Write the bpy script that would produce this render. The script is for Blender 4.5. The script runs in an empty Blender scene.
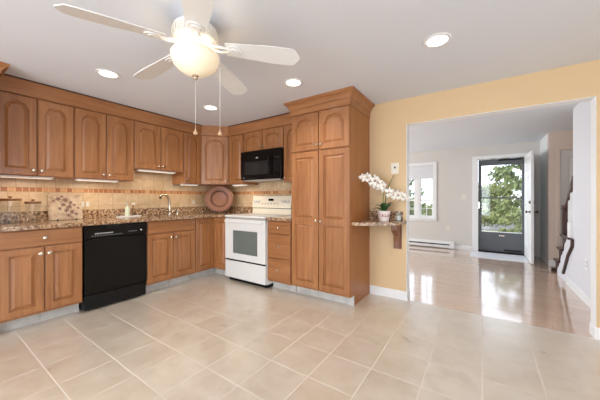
import bpy, bmesh, math, random
from mathutils import Vector, Matrix
random.seed(7)
S = bpy.context.scene
COL = S.collection
PI = math.pi
sin, cos = math.sin, math.cos

# ------------------------------------------------------------------ camera
YAW = math.atan2(182, 267)
cd = bpy.data.cameras.new('camera')
cam = bpy.data.objects.new('camera', cd); COL.objects.link(cam)
cam.location = (0, 0, 1.153); cam.rotation_euler = (PI/2, 0, YAW)
cd.sensor_width = 36; cd.lens = 267/600*36; cd.shift_y = -1.6/600; cd.clip_start = .02
S.camera = cam
# ------------------------------------------------------------------ world / exposure
w = bpy.data.worlds.new('sky'); S.world = w; w.use_nodes = True
nt = w.node_tree; nt.nodes.clear()
sky = nt.nodes.new('ShaderNodeTexSky'); sky.sky_type = 'HOSEK_WILKIE'; sky.turbidity = 4
sky.sun_direction = (-.5, -.6, .62)
mixb = nt.nodes.new('ShaderNodeMixRGB'); mixb.inputs[0].default_value = .82
mixb.inputs[2].default_value = (.86, .94, 1.08, 1)
bgn = nt.nodes.new('ShaderNodeBackground'); bgn.inputs[1].default_value = 3.8
outw = nt.nodes.new('ShaderNodeOutputWorld')
nt.links.new(sky.outputs[0], mixb.inputs[1]); nt.links.new(mixb.outputs[0], bgn.inputs[0]); nt.links.new(bgn.outputs[0], outw.inputs[0])
S.view_settings.view_transform = 'Standard'; S.view_settings.look = 'None'
S.view_settings.exposure = 0.0; S.view_settings.gamma = 1; S.view_settings.use_curve_mapping = False

def area(name, loc, rot, sx, sy, power, col=(1, 1, 1), spread=None):
    l = bpy.data.lights.new(name, 'AREA'); l.shape = 'RECTANGLE'; l.size = sx; l.size_y = sy
    l.energy = power; l.color = col
    if spread: l.spread = spread
    o = bpy.data.objects.new(name, l); COL.objects.link(o); o.location = loc; o.rotation_euler = rot
    return o
sl = bpy.data.lights.new('sun', 'SUN'); sl.energy = 2.5; sl.angle = .03; sl.color = (1, .95, .87)
so = bpy.data.objects.new('sun', sl); COL.objects.link(so); so.rotation_euler = (R_ := math.radians(52), 0, math.radians(-35))
# added fill lamps in unseen openings behind the camera and in the side walls
area('kitchen_rear_fill', (-1.3, -2.46, 1.25), (PI/2, 0, 0), 3.2, 1.9, 84, (.87, .93, 1))
area('kitchen_side_fill', (2.36, .6, 1.3), (PI/2, 0, PI/2), 2.0, 1.7, 12, (.86, .93, 1))
area('living_side_fill', (-4.46, 5.2, 1.35), (PI/2, 0, -PI/2), 1.8, 1.5, 95, (.92, .96, 1))

# ------------------------------------------------------------------ helpers
def lin(c):
    return tuple(((v/255)/12.92 if v/255 <= .04045 else ((v/255+.055)/1.055)**2.4) for v in c) + (1,)

def mat(name, col, rough=.5, metal=0, spec=.5, coat=0, emit=None, estr=0):
    m = bpy.data.materials.new(name); m.use_nodes = True
    b = m.node_tree.nodes['Principled BSDF']
    b.inputs['Base Color'].default_value = lin(col); b.inputs['Roughness'].default_value = rough
    b.inputs['Metallic'].default_value = metal; b.inputs['Specular IOR Level'].default_value = spec
    b.inputs['Coat Weight'].default_value = coat; b.inputs['Coat Roughness'].default_value = .08
    if emit:
        b.inputs['Emission Color'].default_value = lin(emit); b.inputs['Emission Strength'].default_value = estr
    return m

class NT:
    def __init__(s, m): s.t = m.node_tree; s.b = s.t.nodes['Principled BSDF']
    def n(s, ty, **kw):
        x = s.t.nodes.new(ty)
        for k, v in kw.items(): setattr(x, k, v)
        return x
    def l(s, a, b): s.t.links.new(a, b)
    def math(s, op, a, b=None, c=None):
        x = s.n('ShaderNodeMath', operation=op)
        for i, v in enumerate((a, b, c)):
            if v is None: continue
            if isinstance(v, (int, float)): x.inputs[i].default_value = v
            else: s.l(v, x.inputs[i])
        return x.outputs[0]
    def mix(s, f, a, b, bt='MIX'):
        x = s.n('ShaderNodeMixRGB', blend_type=bt)
        for i, v in enumerate((f, a, b)):
            if isinstance(v, tuple): x.inputs[i].default_value = v
            elif isinstance(v, (int, float)): x.inputs[i].default_value = v
            else: s.l(v, x.inputs[i])
        return x.outputs[0]
    def ramp(s, f, stops):
        x = s.n('ShaderNodeValToRGB'); cr = x.color_ramp
        while len(cr.elements) < len(stops): cr.elements.new(.5)
        for e, (p, c) in zip(cr.elements, stops): e.position = p; e.color = c
        s.l(f, x.inputs[0]); return x.outputs[0]
    def pos(s): return s.n('ShaderNodeNewGeometry').outputs['Position']
    def sep(s, v):
        x = s.n('ShaderNodeSeparateXYZ'); s.l(v, x.inputs[0]); return x.outputs
    def comb(s, a, b, c=0):
        x = s.n('ShaderNodeCombineXYZ')
        for i, v in enumerate((a, b, c)):
            if isinstance(v, (int, float)): x.inputs[i].default_value = v
            else: s.l(v, x.inputs[i])
        return x.outputs[0]
    def scale(s, v, sc):
        x = s.n('ShaderNodeVectorMath', operation='MULTIPLY'); s.l(v, x.inputs[0]); x.inputs[1].default_value = sc
        return x.outputs[0]
    def noise(s, v, sc=1, det=3, rough=.5, dist=0):
        x = s.n('ShaderNodeTexNoise'); s.l(v, x.inputs['Vector'])
        x.inputs['Scale'].default_value = sc; x.inputs['Detail'].default_value = det
        x.inputs['Roughness'].default_value = rough; x.inputs['Distortion'].default_value = dist
        return x.outputs[0]
    def white(s, v):
        x = s.n('ShaderNodeTexWhiteNoise', noise_dimensions='3D'); s.l(v, x.inputs['Vector']); return x.outputs
    def bump(s, h, st=.2, dist=.01):
        x = s.n('ShaderNodeBump'); x.inputs['Strength'].default_value = st; x.inputs['Distance'].default_value = dist
        s.l(h, x.inputs['Height']); s.l(x.outputs[0], s.b.inputs['Normal'])

def wood(name, sc, c1, c2, rough=.38, coat=.15, rnd=.5):
    m = mat(name, c1, rough, coat=coat); k = NT(m)
    p = k.pos()
    oi = k.n('ShaderNodeObjectInfo').outputs['Random']
    sh = k.n('ShaderNodeVectorMath', operation='ADD'); k.l(p, sh.inputs[0])
    k.l(k.comb(k.math('MULTIPLY', oi, 7.0), k.math('MULTIPLY', oi, 5.0), k.math('MULTIPLY', oi, 9.0)), sh.inputs[1])
    g = k.noise(k.scale(sh.outputs[0], sc), 1, 4, .6, .6)
    col = k.ramp(g, [(.3, lin(c2)), (.7, lin(c1))])
    # slight board-to-board difference
    f = k.math('MULTIPLY', oi, rnd)
    col = k.mix(f, col, lin(tuple(v*.9 for v in c2)))
    k.l(col, k.b.inputs['Base Color'])
    return m

OAK1, OAK2 = (178, 122, 76), (144, 92, 52)
M = {}
M['wood'] = wood('cherry_wood_vertical_grain', (22, 22, 1.6), OAK1, OAK2, rnd=.3)
M['woodx'] = wood('cherry_wood_grain_along_x', (1.6, 22, 26), OAK1, OAK2, rnd=.3)
M['woody'] = wood('cherry_wood_grain_along_y', (22, 1.6, 26), OAK1, OAK2, rnd=.3)
M['wooddark'] = wood('dark_stair_wood', (8, 8, 8), (84, 50, 40), (58, 34, 28), .3)
M['plywood'] = wood('cabinet_side_veneer', (14, 14, 1.2), (166, 104, 52), (148, 90, 42), rnd=.1)  # pantry side veneer, tone also darkened for the shade on that side
M['nickel'] = mat('brushed_nickel', (215, 205, 190), .25, 1)
M['brass'] = mat('pale_brass', (225, 200, 150), .25, 1)
M['bronze'] = mat('dark_bronze', (90, 70, 56), .3, .9)
M['chrome'] = mat('chrome', (225, 225, 225), .12, 1)
M['steel'] = mat('stainless_steel', (190, 190, 188), .3, 1)
M['white'] = mat('white_enamel', (224, 223, 219), .25)
M['fanwhite'] = mat('fan_white', (226, 225, 222), .4)
M['corbelwood'] = wood('corbel_wood', (16, 16, 3), (140, 92, 64), (112, 70, 48), rnd=.2)
M['fobwood'] = mat('tan_fob', (206, 172, 132), .4)
M['bisque'] = mat('bisque_enamel', (236, 226, 204), .28)
M['whitepaint'] = mat('white_paint', (236, 236, 235), .45)
M['black'] = mat('black_gloss', (11, 11, 11), .22, spec=.25)
M['blackmatte'] = mat('black_plastic', (16, 16, 16), .45, spec=.25)
M['dkglass'] = mat('dark_glass', (34, 35, 36), .08)
M['ovglass'] = mat('oven_window_glass', (104, 112, 106), .1)
M['greytext'] = mat('grey_print', (150, 150, 150), .5)
M['dot'] = mat('white_print', (225, 225, 222), .5)
M['tanplastic'] = mat('tan_plastic', (206, 180, 142), .4)
M['plastic'] = mat('ivory_plastic', (228, 220, 203), .4)
M['copper'] = mat('copper_platter', (136, 88, 62), .45, 0)
M['copperdk'] = mat('aged_copper_ring', (98, 60, 42), .5, 0)
M['grey'] = mat('storm_door_grey', (88, 90, 93), .45)
M['ceil'] = mat('ceiling_paint', (221, 225, 231), .7)
M['yellow'] = mat('yellow_wall_paint', (216, 187, 145), .65)
M['greige'] = mat('greige_wall_paint', (214, 209, 202), .65)
M['greyblue'] = mat('pale_grey_wall_paint', (222, 222, 226), .6)
M['pink'] = mat('beige_hall_paint', (224, 205, 190), .65)
M['lens'] = mat('lamp_lens', (255, 250, 240), .5, emit=(255, 250, 240), estr=6)
M['strip'] = mat('strip_lamp_lens', (255, 240, 215), .5, emit=(255, 238, 210), estr=.7)
M['bowl'] = mat('frosted_bowl', (250, 238, 212), .35, emit=(255, 226, 180), estr=.19)
M['leaf'] = mat('orchid_leaf', (44, 84, 38), .35)
M['stem'] = mat('orchid_stem', (98, 116, 52), .5)
M['petal'] = mat('orchid_petal', (246, 242, 234), .5)
M['petalc'] = mat('orchid_lip', (224, 190, 150), .5)
M['soil'] = mat('bark_mulch', (66, 48, 36), .9)
M['fabric'] = mat('window_shade_fabric', (222, 222, 224), .8)
M['bark'] = mat('tree_bark', (92, 80, 70), .9)
M['greenplastic'] = mat('pale_green_soap', (206, 212, 186), .3)
M['vent'] = mat('vent_grey', (176, 170, 160), .4)
M['lightwood'] = wood('canister_lid_wood', (30, 30, 30), (150, 104, 64), (122, 80, 48), .5)

def glass_mat(name, tint=(1, 1, 1), base=.04, edge=.45):
    m = bpy.data.materials.new(name); m.use_nodes = True; t = m.node_tree; t.nodes.clear()
    tr = t.nodes.new('ShaderNodeBsdfTransparent'); tr.inputs[0].default_value = (*tint, 1)
    gl = t.nodes.new('ShaderNodeBsdfGlossy'); gl.inputs['Roughness'].default_value = .03
    lw = t.nodes.new('ShaderNodeLayerWeight'); lw.inputs[0].default_value = .5
    pw = t.nodes.new('ShaderNodeMath'); pw.operation = 'POWER'; pw.inputs[1].default_value = 4
    ml = t.nodes.new('ShaderNodeMath'); ml.operation = 'MULTIPLY_ADD'; ml.inputs[1].default_value = edge; ml.inputs[2].default_value = base
    mx = t.nodes.new('ShaderNodeMixShader'); o = t.nodes.new('ShaderNodeOutputMaterial')
    t.links.new(lw.outputs['Facing'], pw.inputs[0]); t.links.new(pw.outputs[0], ml.inputs[0]); t.links.new(ml.outputs[0], mx.inputs[0])
    t.links.new(tr.outputs[0], mx.inputs[1]); t.links.new(gl.outputs[0], mx.inputs[2])
    t.links.new(mx.outputs[0], o.inputs[0]); return m
M['glass'] = glass_mat('window_glass', (.97, .98, .98))
M['jar'] = glass_mat('jar_glass', (.93, .95, .94), .06, .5)

def m_granite():
    m = mat('speckled_granite', (190, 160, 130), .16, spec=.6); k = NT(m); p = k.pos()
    a = k.noise(p, 38, 4, .7); b = k.noise(p, 95, 3, .7); c = k.noise(p, 16, 3, .6)
    col = k.ramp(a, [(.36, lin((70, 48, 36))), (.47, lin((140, 104, 74))), (.57, lin((192, 162, 128))), (.68, lin((222, 202, 176)))])
    dk = k.ramp(b, [(.35, (1, 1, 1, 1)), (.42, (0, 0, 0, 1))])
    col = k.mix(dk, col, lin((52, 38, 32)))
    col = k.mix(k.math('MULTIPLY', k.math('GREATER_THAN', c, .58), .4), col, lin((176, 130, 92)))
    k.l(col, k.b.inputs['Base Color']); return m
M['granite'] = m_granite()

def m_floor_tile():
    m = mat('beige_floor_tile', (205, 186, 162), .2); k = NT(m); p = k.pos(); x, y, z = k.sep(p)
    T = .3105
    fx = k.math('DIVIDE', k.math('ADD', x, 31.05), T)
    fy = k.math('DIVIDE', k.math('ADD', y, 31.05-.52), T)
    dx = k.math('ABSOLUTE', k.math('SUBTRACT', k.math('FRACT', k.math('ADD', fx, .5)), .5))
    dy = k.math('ABSOLUTE', k.math('SUBTRACT', k.math('FRACT', k.math('ADD', fy, .5)), .5))
    d = k.math('MINIMUM', dx, dy)
    g = k.math('LESS_THAN', d, .0112)
    idv = k.comb(k.math('FLOOR', fx), k.math('FLOOR', fy), 3)
    wn = k.white(idv)
    n1 = k.noise(p, 5.5, 5, .65, .8)
    off = k.n('ShaderNodeVectorMath', operation='ADD'); k.l(p, off.inputs[0]); k.l(k.scale(wn[1], (9, 9, 9)), off.inputs[1])
    n1 = k.noise(off.outputs[0], 6, 4, .55, .4)
    col = k.ramp(n1, [(.25, lin((188, 173, 154))), (.5, lin((203, 190, 172))), (.75, lin((213, 202, 187)))])
    col = k.mix(k.math('MULTIPLY', wn[0], .3), col, lin((186, 166, 142)))
    col = k.mix(g, col, lin((217, 208, 195)))
    k.l(col, k.b.inputs['Base Color'])
    k.l(k.math('ADD', k.math('MULTIPLY', g, .6), k.math('ADD', .24, k.math('MULTIPLY', n1, .12))), k.b.inputs['Roughness'])
    k.l(k.math('SUBTRACT', .7, k.math('MULTIPLY', g, .65)), k.b.inputs['Specular IOR Level'])
    k.l(k.math('SUBTRACT', 1, g), k.b.inputs['Coat Weight']); k.b.inputs['Coat Roughness'].default_value = .3; k.b.inputs['Coat IOR'].default_value = 1.7
    h = k.math('ADD', k.math('MINIMUM', k.math('MULTIPLY', d, 30), 1.0), k.math('MULTIPLY', n1, .12))
    k.bump(h, .25, .004)
    return m
M['tile'] = m_floor_tile()

def m_wood_floor():
    m = mat('polished_oak_floor', (205, 170, 140), .1, spec=.7, coat=1); k = NT(m); p = k.pos(); x, y, z = k.sep(p)
    W = .082
    fy = k.math('DIVIDE', k.math('ADD', y, 8.2), W); row = k.math('FLOOR', fy)
    r = k.white(k.comb(row, 1, 1))[0]
    fx = k.math('ADD', k.math('DIVIDE', k.math('ADD', x, 20), 1.1), k.math('MULTIPLY', r, 5))
    bid = k.white(k.comb(row, k.math('FLOOR', fx), 2))
    g = k.math('LESS_THAN', k.math('ABSOLUTE', k.math('SUBTRACT', k.math('FRACT', fy), .5)), .485)
    gx = k.math('GREATER_THAN', k.math('FRACT', fx), .004)
    n1 = k.noise(k.scale(p, (1.8, 30, 1)), 1, 4, .6, .5)
    col = k.ramp(n1, [(.3, lin((198, 166, 140))), (.7, lin((214, 186, 162)))])
    col = k.mix(k.math('MULTIPLY', bid[0], .45), col, lin((190, 156, 130)))
    col = k.mix(k.math('MULTIPLY', k.math('SUBTRACT', 1, k.math('MULTIPLY', g, gx)), .6), col, lin((130, 95, 72)))
    k.l(col, k.b.inputs['Base Color'])
    k.b.inputs['Roughness'].default_value = .16
    k.bump(k.math('ADD', k.math('MULTIPLY', bid[0], .5), n1), .04, .004)
    return m
M['oakfloor'] = m_wood_floor()

def m_backsplash():
    m = mat('tan_wall_tile', (226, 198, 158), .35); k = NT(m); p = k.pos(); x, y, z = k.sep(p)
    s = k.math('ADD', k.math('ADD', x, y), 20)
    # field tile
    T = .152
    below = k.math('LESS_THAN', z, 1.245)
    fs = k.math('ADD', k.math('DIVIDE', s, T), k.math('MULTIPLY', below, .37))
    zrel = k.math('SUBTRACT', z, k.math('ADD', 1.268, k.math('MULTIPLY', below, -.046)))
    fz = k.math('ADD', k.math('DIVIDE', zrel, T), 20)
    ds = k.math('ABSOLUTE', k.math('SUBTRACT', k.math('FRACT', k.math('ADD', fs, .5)), .5))
    dz = k.math('ABSOLUTE', k.math('SUBTRACT', k.math('FRACT', k.math('ADD', fz, .5)), .5))
    g = k.math('LESS_THAN', k.math('MINIMUM', ds, dz), .014)
    wn = k.white(k.comb(k.math('FLOOR', fs), k.math('FLOOR', fz), 5))
    off = k.n('ShaderNodeVectorMath', operation='ADD'); k.l(p, off.inputs[0]); k.l(k.scale(wn[1], (9, 9, 9)), off.inputs[1])
    n1 = k.noise(off.outputs[0], 9, 4, .6)
    col = k.ramp(n1, [(.3, lin((188, 160, 124))), (.7, lin((220, 198, 166)))])
    col = k.mix(k.math('MULTIPLY', wn[0], .55), col, lin((192, 158, 118)))
    col = k.mix(k.math('MULTIPLY', g, .8), col, lin((160, 130, 96)))
    # mosaic band of small brown tiles
    bt = .0505
    fb = k.math('DIVIDE', s, bt)
    wb = k.white(k.comb(k.math('FLOOR', fb), 7, 7))[0]
    bcol = k.ramp(wb, [(.0, lin((164, 102, 60))), (.3, lin((168, 106, 62))), (.6, lin((184, 124, 78))), (.85, lin((202, 152, 104)))])
    bcol.node.color_ramp.interpolation = 'CONSTANT'
    gb = k.math('GREATER_THAN', k.math('ABSOLUTE', k.math('SUBTRACT', k.math('FRACT', fb), .5)), .45)
    bcol = k.mix(gb, bcol, lin((218, 186, 144)))
    inb = k.math('MULTIPLY', k.math('GREATER_THAN', z, 1.224), k.math('LESS_THAN', z, 1.266))
    col = k.mix(inb, col, bcol)
    k.l(col, k.b.inputs['Base Color'])
    return m
M['splash'] = m_backsplash()

def m_toe():
    m = mat('grey_toe_tile', (200, 200, 196), .4); k = NT(m); p = k.pos(); x, y, z = k.sep(p)
    s = k.math('DIVIDE', k.math('ADD', k.math('ADD', x, y), 30), .31)
    g = k.math('LESS_THAN', k.math('FRACT', s), .016)
    n1 = k.noise(p, 12, 4, .6)
    col = k.ramp(n1, [(.3, lin((184, 183, 178))), (.7, lin((208, 207, 202)))])
    col = k.mix(g, col, lin((160, 158, 152))); k.l(col, k.b.inputs['Base Color']); return m
M['toe'] = m_toe()

def m_board():
    m = mat('floral_stone_board', (205, 190, 170), .3); k = NT(m); p = k.pos()
    v = k.n('ShaderNodeTexVoronoi'); k.l(p, v.inputs['Vector']); v.inputs['Scale'].default_value = 13
    n1 = k.noise(p, 14, 4, .6)
    col = k.ramp(n1, [(.32, lin((146, 114, 98))), (.5, lin((186, 164, 138))), (.7, lin((204, 186, 160)))])
    k.l(col, k.b.inputs['Base Color']); return m
M['board'] = m_board()
M['motif'] = mat('brown_flower_glaze', (128, 96, 84), .4)
M['motifdk'] = mat('dark_flower_centre', (70, 46, 38), .4)

def m_pot():
    m = mat('white_pot_with_pink_pattern', (232, 222, 216), .3); k = NT(m); p = k.pos(); x, y, z = k.sep(p)
    band = k.math('MULTIPLY', k.math('GREATER_THAN', z, .95), k.math('LESS_THAN', z, .982))
    n = k.math('GREATER_THAN', k.noise(p, 75, 2), .5)
    col = k.mix(k.math('MULTIPLY', band, n), lin((234, 224, 218)), lin((176, 108, 112))); k.l(col, k.b.inputs['Base Color']); return m
M['pot'] = m_pot()

def m_noise(name, c1, c2, sc, rough=.9):
    m = mat(name, c1, rough); k = NT(m); n = k.noise(k.pos(), sc, 4, .65)
    k.l(k.ramp(n, [(.3, lin(c1)), (.7, lin(c2))]), k.b.inputs['Base Color']); return m
M['grass'] = m_noise('lawn', (88, 94, 56), (120, 118, 80), 3)
M['drive'] = m_noise('driveway', (84, 82, 78), (100, 97, 92), 6)
M['fol1'] = m_noise('foliage_green', (82, 96, 58), (132, 144, 96), 4)
M['fol2'] = m_noise('foliage_light_green', (112, 124, 74), (146, 152, 104), 4)
M['mat'] = m_noise('pale_entry_tile', (221, 225, 231), (240, 240, 240), 8, .3)

# ---- mesh helpers
def box(bm, x0, x1, y0, y1, z0, z1):
    if x0 > x1: x0, x1 = x1, x0
    if y0 > y1: y0, y1 = y1, y0
    if z0 > z1: z0, z1 = z1, z0
    v = [bm.verts.new(p) for p in ((x0,y0,z0),(x1,y0,z0),(x1,y1,z0),(x0,y1,z0),(x0,y0,z1),(x1,y0,z1),(x1,y1,z1),(x0,y1,z1))]
    fs = [bm.faces.new([v[i] for i in q]) for q in ((3,2,1,0),(4,5,6,7),(0,1,5,4),(1,2,6,5),(2,3,7,6),(3,0,4,7))]
    return fs
def frame_from(axis):
    a = Vector(axis).normalized(); u = a.orthogonal().normalized(); return a, u, a.cross(u)
def lathe(bm, prof, o=(0,0,0), axis=(0,0,1), n=24, closed=False):
    if closed: prof = list(prof)+[prof[0]]
    a, u, v = frame_from(axis); o = Vector(o); rings = []
    for r, t in prof:
        if r <= 1e-6: rings.append([bm.verts.new(o+a*t)])
        else: rings.append([bm.verts.new(o+a*t+(u*cos(2*PI*i/n)+v*sin(2*PI*i/n))*r) for i in range(n)])
    for r0, r1 in zip(rings, rings[1:]):
        for i in range(n):
            j = (i+1) % n
            if len(r0) == 1 and len(r1) == 1: break
            if len(r0) == 1: f = [r0[0], r1[j], r1[i]]
            elif len(r1) == 1: f = [r0[i], r0[j], r1[0]]
            else: f = [r0[i], r0[j], r1[j], r1[i]]
            bm.faces.new(f)
    if closed:
        bmesh.ops.remove_doubles(bm, verts=rings[0]+rings[-1], dist=1e-7); return
    for rg, rev in ((rings[0], True), (rings[-1], False)):
        if len(rg) > 1: bm.faces.new(rg[::-1] if rev else rg)
def tube(bm, path, rad, n=10):
    path = [Vector(p) for p in path]; rings = []; u = None
    for i, p in enumerate(path):
        d = (path[min(i+1, len(path)-1)]-path[max(i-1, 0)]).normalized()
        if u is None: u = d.orthogonal().normalized()
        u = (u-d*u.dot(d)).normalized(); v = d.cross(u)
        r = rad[i] if isinstance(rad, (list, tuple)) else rad
        rings.append([bm.verts.new(p+(u*cos(2*PI*k/n)+v*sin(2*PI*k/n))*r) for k in range(n)])
    for a, b in zip(rings, rings[1:]):
        for k in range(n): bm.faces.new([a[k], a[(k+1)%n], b[(k+1)%n], b[k]])
    bm.faces.new(rings[0][::-1]); bm.faces.new(rings[-1])
def prism(bm, poly, z0, z1):
    a = [bm.verts.new((x, y, z0)) for x, y in poly]; b = [bm.verts.new((x, y, z1)) for x, y in poly]
    n = len(poly)
    for i in range(n): bm.faces.new([a[i], a[(i+1)%n], b[(i+1)%n], b[i]])
    bm.faces.new(a[::-1]); bm.faces.new(b)
def sweep(bm, prof, path, closed=False):
    """prof: list of 3D-offset builders; path: list of rings already positioned"""
    rings = [[bm.verts.new(p) for p in ring] for ring in path]; n = len(prof)
    for a, b in zip(rings, rings[1:]):
        for k in range(n): bm.faces.new([a[k], a[(k+1)%n], b[(k+1)%n], b[k]])
    bm.faces.new(rings[0][::-1]); bm.faces.new(rings[-1])
def smooth_path(pts, n=6):
    out = []; P = [Vector(p) for p in pts]; P = [P[0]]+P+[P[-1]]
    for i in range(1, len(P)-2):
        for k in range(n):
            t = k/n; a, b, c, d = P[i-1:i+3]
            out.append(.5*((2*b)+(c-a)*t+(2*a-5*b+4*c-d)*t*t+(3*b-a-3*c+d)*t**3))
    out.append(P[-2]); return out
def obj(name, bm, m, parent=None, bevel=0, smooth=False, recalc=True):
    if recalc: bmesh.ops.recalc_face_normals(bm, faces=bm.faces[:])
    me = bpy.data.meshes.new(name); bm.to_mesh(me); bm.free()
    for mm in (m if isinstance(m, (list, tuple)) else [m]): me.materials.append(M[mm] if isinstance(mm, str) else mm)
    if smooth:
        for p in me.polygons: p.use_smooth = True
    o = bpy.data.objects.new(name, me); COL.objects.link(o)
    if parent: o.parent = parent
    if bevel:
        b = o.modifiers.new('bevel', 'BEVEL'); b.width = bevel; b.segments = 2; b.limit_method = 'ANGLE'; b.angle_limit = math.radians(40)
    return o
def bx(name, x0, x1, y0, y1, z0, z1, m, parent=None, bevel=0):
    bm = bmesh.new(); box(bm, x0, x1, y0, y1, z0, z1); return obj(name, bm, m, parent, bevel)
def lat(name, prof, m, parent=None, o=(0,0,0), axis=(0,0,1), n=24, closed=False):
    bm = bmesh.new(); lathe(bm, prof, o, axis, n, closed); r = obj(name, bm, m, parent)
    for p in r.data.polygons: p.use_smooth = len(p.vertices) <= 4
    md = r.modifiers.new('edge', 'EDGE_SPLIT'); md.split_angle = math.radians(40)
    return r
def tb(name, path, rad, m, parent=None, n=10):
    bm = bmesh.new(); tube(bm, path, rad, n); r = obj(name, bm, m, parent, smooth=True); return r
def thing(name, label, cat, loc=(0,0,0), rz=0, group=None):
    o = bpy.data.objects.new(name, None); COL.objects.link(o); o.empty_display_size = .05
    o.location = loc; o.rotation_euler = (0, 0, rz); return tag(o, label, cat, group)
def tag(o, label, cat, group=None):
    o['label'] = label; o['category'] = cat
    if group: o['group'] = group
    return o
def struct(o, label=None, cat=None):
    o['kind'] = 'structure'
    if label: o['label'] = label
    if cat: o['category'] = cat
    return o
def sx(name, label, cat, *a, **k): return struct(bx(name, *a, **k), label, cat)

# ------------------------------------------------------------------ structure
WL, WB, H, TH = -3.9, 3.17, 2.284, .12      # left wall, back wall, ceiling height, partition thickness
YK0, XR, XLV, YLV = -2.5, 2.4, -4.5, 7.0    # kitchen rear, kitchen right, living left, living far wall
JL, JR, JH = -.705, .772, 1.99              # wide opening
sx('floor', 'beige ceramic tile kitchen floor with pale grout', 'floor', WL-.1, XR+.1, YK0-.1, 3.19, -.1, 0, 'tile')
sx('floor_living', 'glossy oak strip floor of the room beyond the opening', 'floor', XLV-.1, XR+.1, 3.19, YLV+.12, -.1, 0, 'oakfloor')
sx('ceiling', 'flat white painted ceiling over both rooms', 'ceiling', XLV-.1, XR+.1, YK0-.1, YLV+.12, H, H+.1, 'ceil')
sx('wall_left', 'left kitchen wall behind the dishwasher run', 'wall', WL-.1, WL, YK0-.1, WB, 0, H, 'yellow')
def wall_holes(name, label, axis, c0, c1, a0, a1, holes, m):
    """axis 'x': wall runs along x, occupying y c0..c1;  holes (a0,a1,z0,z1)"""
    bm = bmesh.new()
    def b(p, q, z0, z1):
        if q-p < 1e-4 or z1-z0 < 1e-4: return
        if axis == 'x': box(bm, p, q, c0, c1, z0, z1)
        else: box(bm, c0, c1, p, q, z0, z1)
    cur = a0
    for h0, h1, z0, z1 in sorted(holes):
        b(cur, h0, 0, H); b(h0, h1, 0, z0); b(h0, h1, z1, H); cur = h1
    b(cur, a1, 0, H)
    return struct(obj(name, bm, m), label, 'wall')
# partition: yellow towards the kitchen, greige elsewhere
bm = bmesh.new()
box(bm, XLV, JL, WB, WB+TH, 0, H); box(bm, JL, JR, WB, WB+TH, JH, H); box(bm, JR, XR, WB, WB+TH, 0, H)
for f in bm.faces:
    c = f.calc_center_median()
    f.material_index = 0 if c.y < WB+.001 else 1
struct(obj('wall_back', bm, ['yellow', 'greige'], recalc=True), 'yellow partition wall with the wide opening to the next room', 'wall')
wall_holes('wall_front', 'rear kitchen wall with a wide unseen opening added for fill light', 'x', YK0-.1, YK0, WL, XR, [(-2.95, .35, .25, 2.2)], 'yellow')  # this wall and the next two have unseen openings added for the fill lamps
wall_holes('wall_right', 'right kitchen wall with an unseen opening added for fill light', 'y', XR, XR+.1, YK0-.1, WB, [(-.45, 1.65, .4, 2.15)], 'yellow')
wall_holes('wall_living_left', 'left wall of the far room with an unseen opening added for fill light', 'y', XLV-.1, XLV, WB, YLV, [(4.25, 6.15, .55, 2.1)], 'greige')
WINX0, WINX1, WINZ0, WINZ1 = -1.66, -.955, .69, 1.94
DX0, DX1, DZ = -.07, .735, 2.0
wall_holes('wall_living_far', 'greige far wall with the front door and window', 'x', YLV, YLV+.12, XLV, XR, [(WINX0, WINX1, WINZ0, WINZ1), (DX0, DX1, 0, DZ)], 'greige')
# right wall of the far room (stair well wall)
XS = .95
sx('wall_living_right', 'pale grey stairwell wall right of the opening', 'wall', XS, XS+.09, WB+TH, 4.73, 0, H, 'greyblue')
sx('wall_stairwell', 'far side wall of the stairwell', 'wall', 1.95, 2.05, WB+TH, 6.2, 0, H, 'pink')
wall_holes('wall_closet', 'beige closet wall beyond the stairs', 'x', 6.2, 6.3, .945, 2.05, [(1.09, 1.8, 0, 1.97)], 'pink')
sx('wall_closet_side', 'narrow white side of the closet next to the front door', 'wall', .945, 1.0, 6.3, YLV, 0, H, 'whitepaint')
# baseboards
def baseboard(name, label, x0, x1, y0, y1):
    bm = bmesh.new(); box(bm, x0, x1, y0, y1, 0, .085)
    dx, dy = x1-x0, y1-y0
    if dx > dy: box(bm, x0, x1, y0+dy*.3, y1, .085, .1)
    else: box(bm, x0+dx*.3, x1, y0, y1, .085, .1)
    return struct(obj(name, bm, 'whitepaint', bevel=.002), label, 'baseboard')
baseboard('baseboard_back', 'white baseboard below the granite ledge', -1.128, JL+.012, WB-.014, WB)
baseboard('baseboard_jamb', 'white baseboard returning into the left jamb', JL, JL+.012, WB, WB+TH)
baseboard('baseboard_right', 'white baseboard of the kitchen wall right of the opening', JR-.012, XR, WB-.014, WB)
baseboard('baseboard_jamb_right', 'white baseboard returning into the right jamb', JR-.012, JR, WB, WB+TH)
baseboard('baseboard_far', 'white baseboard between heater and front door', -.52, -.19, YLV-.014, YLV)
baseboard('baseboard_stairwell', 'white baseboard along the pale grey stairwell wall', XS-.014, XS, WB+TH, 5.0)
baseboard('baseboard_closet', 'white baseboard at the foot of the closet wall', .945, 1.03, 6.186, 6.2)
# corner bead trim of opening
sx('trim_jamb_right', 'narrow cream edge of the right jamb', 'trim', JR-.004, JR+.0, WB-.003, WB+TH, .1, JH, 'whitepaint')
sx('trim_jamb_left', 'narrow cream edge of the left jamb', 'trim', JL, JL+.004, WB-.003, WB+TH, .1, JH, 'whitepaint')
sx('trim_header', 'white underside of the opening header', 'trim', JL+.004, JR-.004, WB-.001, WB+TH, JH-.004, JH, 'whitepaint')
# wall tile
sx('trim_backsplash_left', 'tan tile backsplash with a brown mosaic band on the left wall', 'backsplash', WL, WL+.008, .43, WB, 1.018, 1.56, 'splash')
sx('trim_backsplash_back', 'tan tile backsplash with a brown mosaic band behind the range', 'backsplash', WL+.008, -1.875, WB-.008, WB, .9, 1.44, 'splash')

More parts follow.
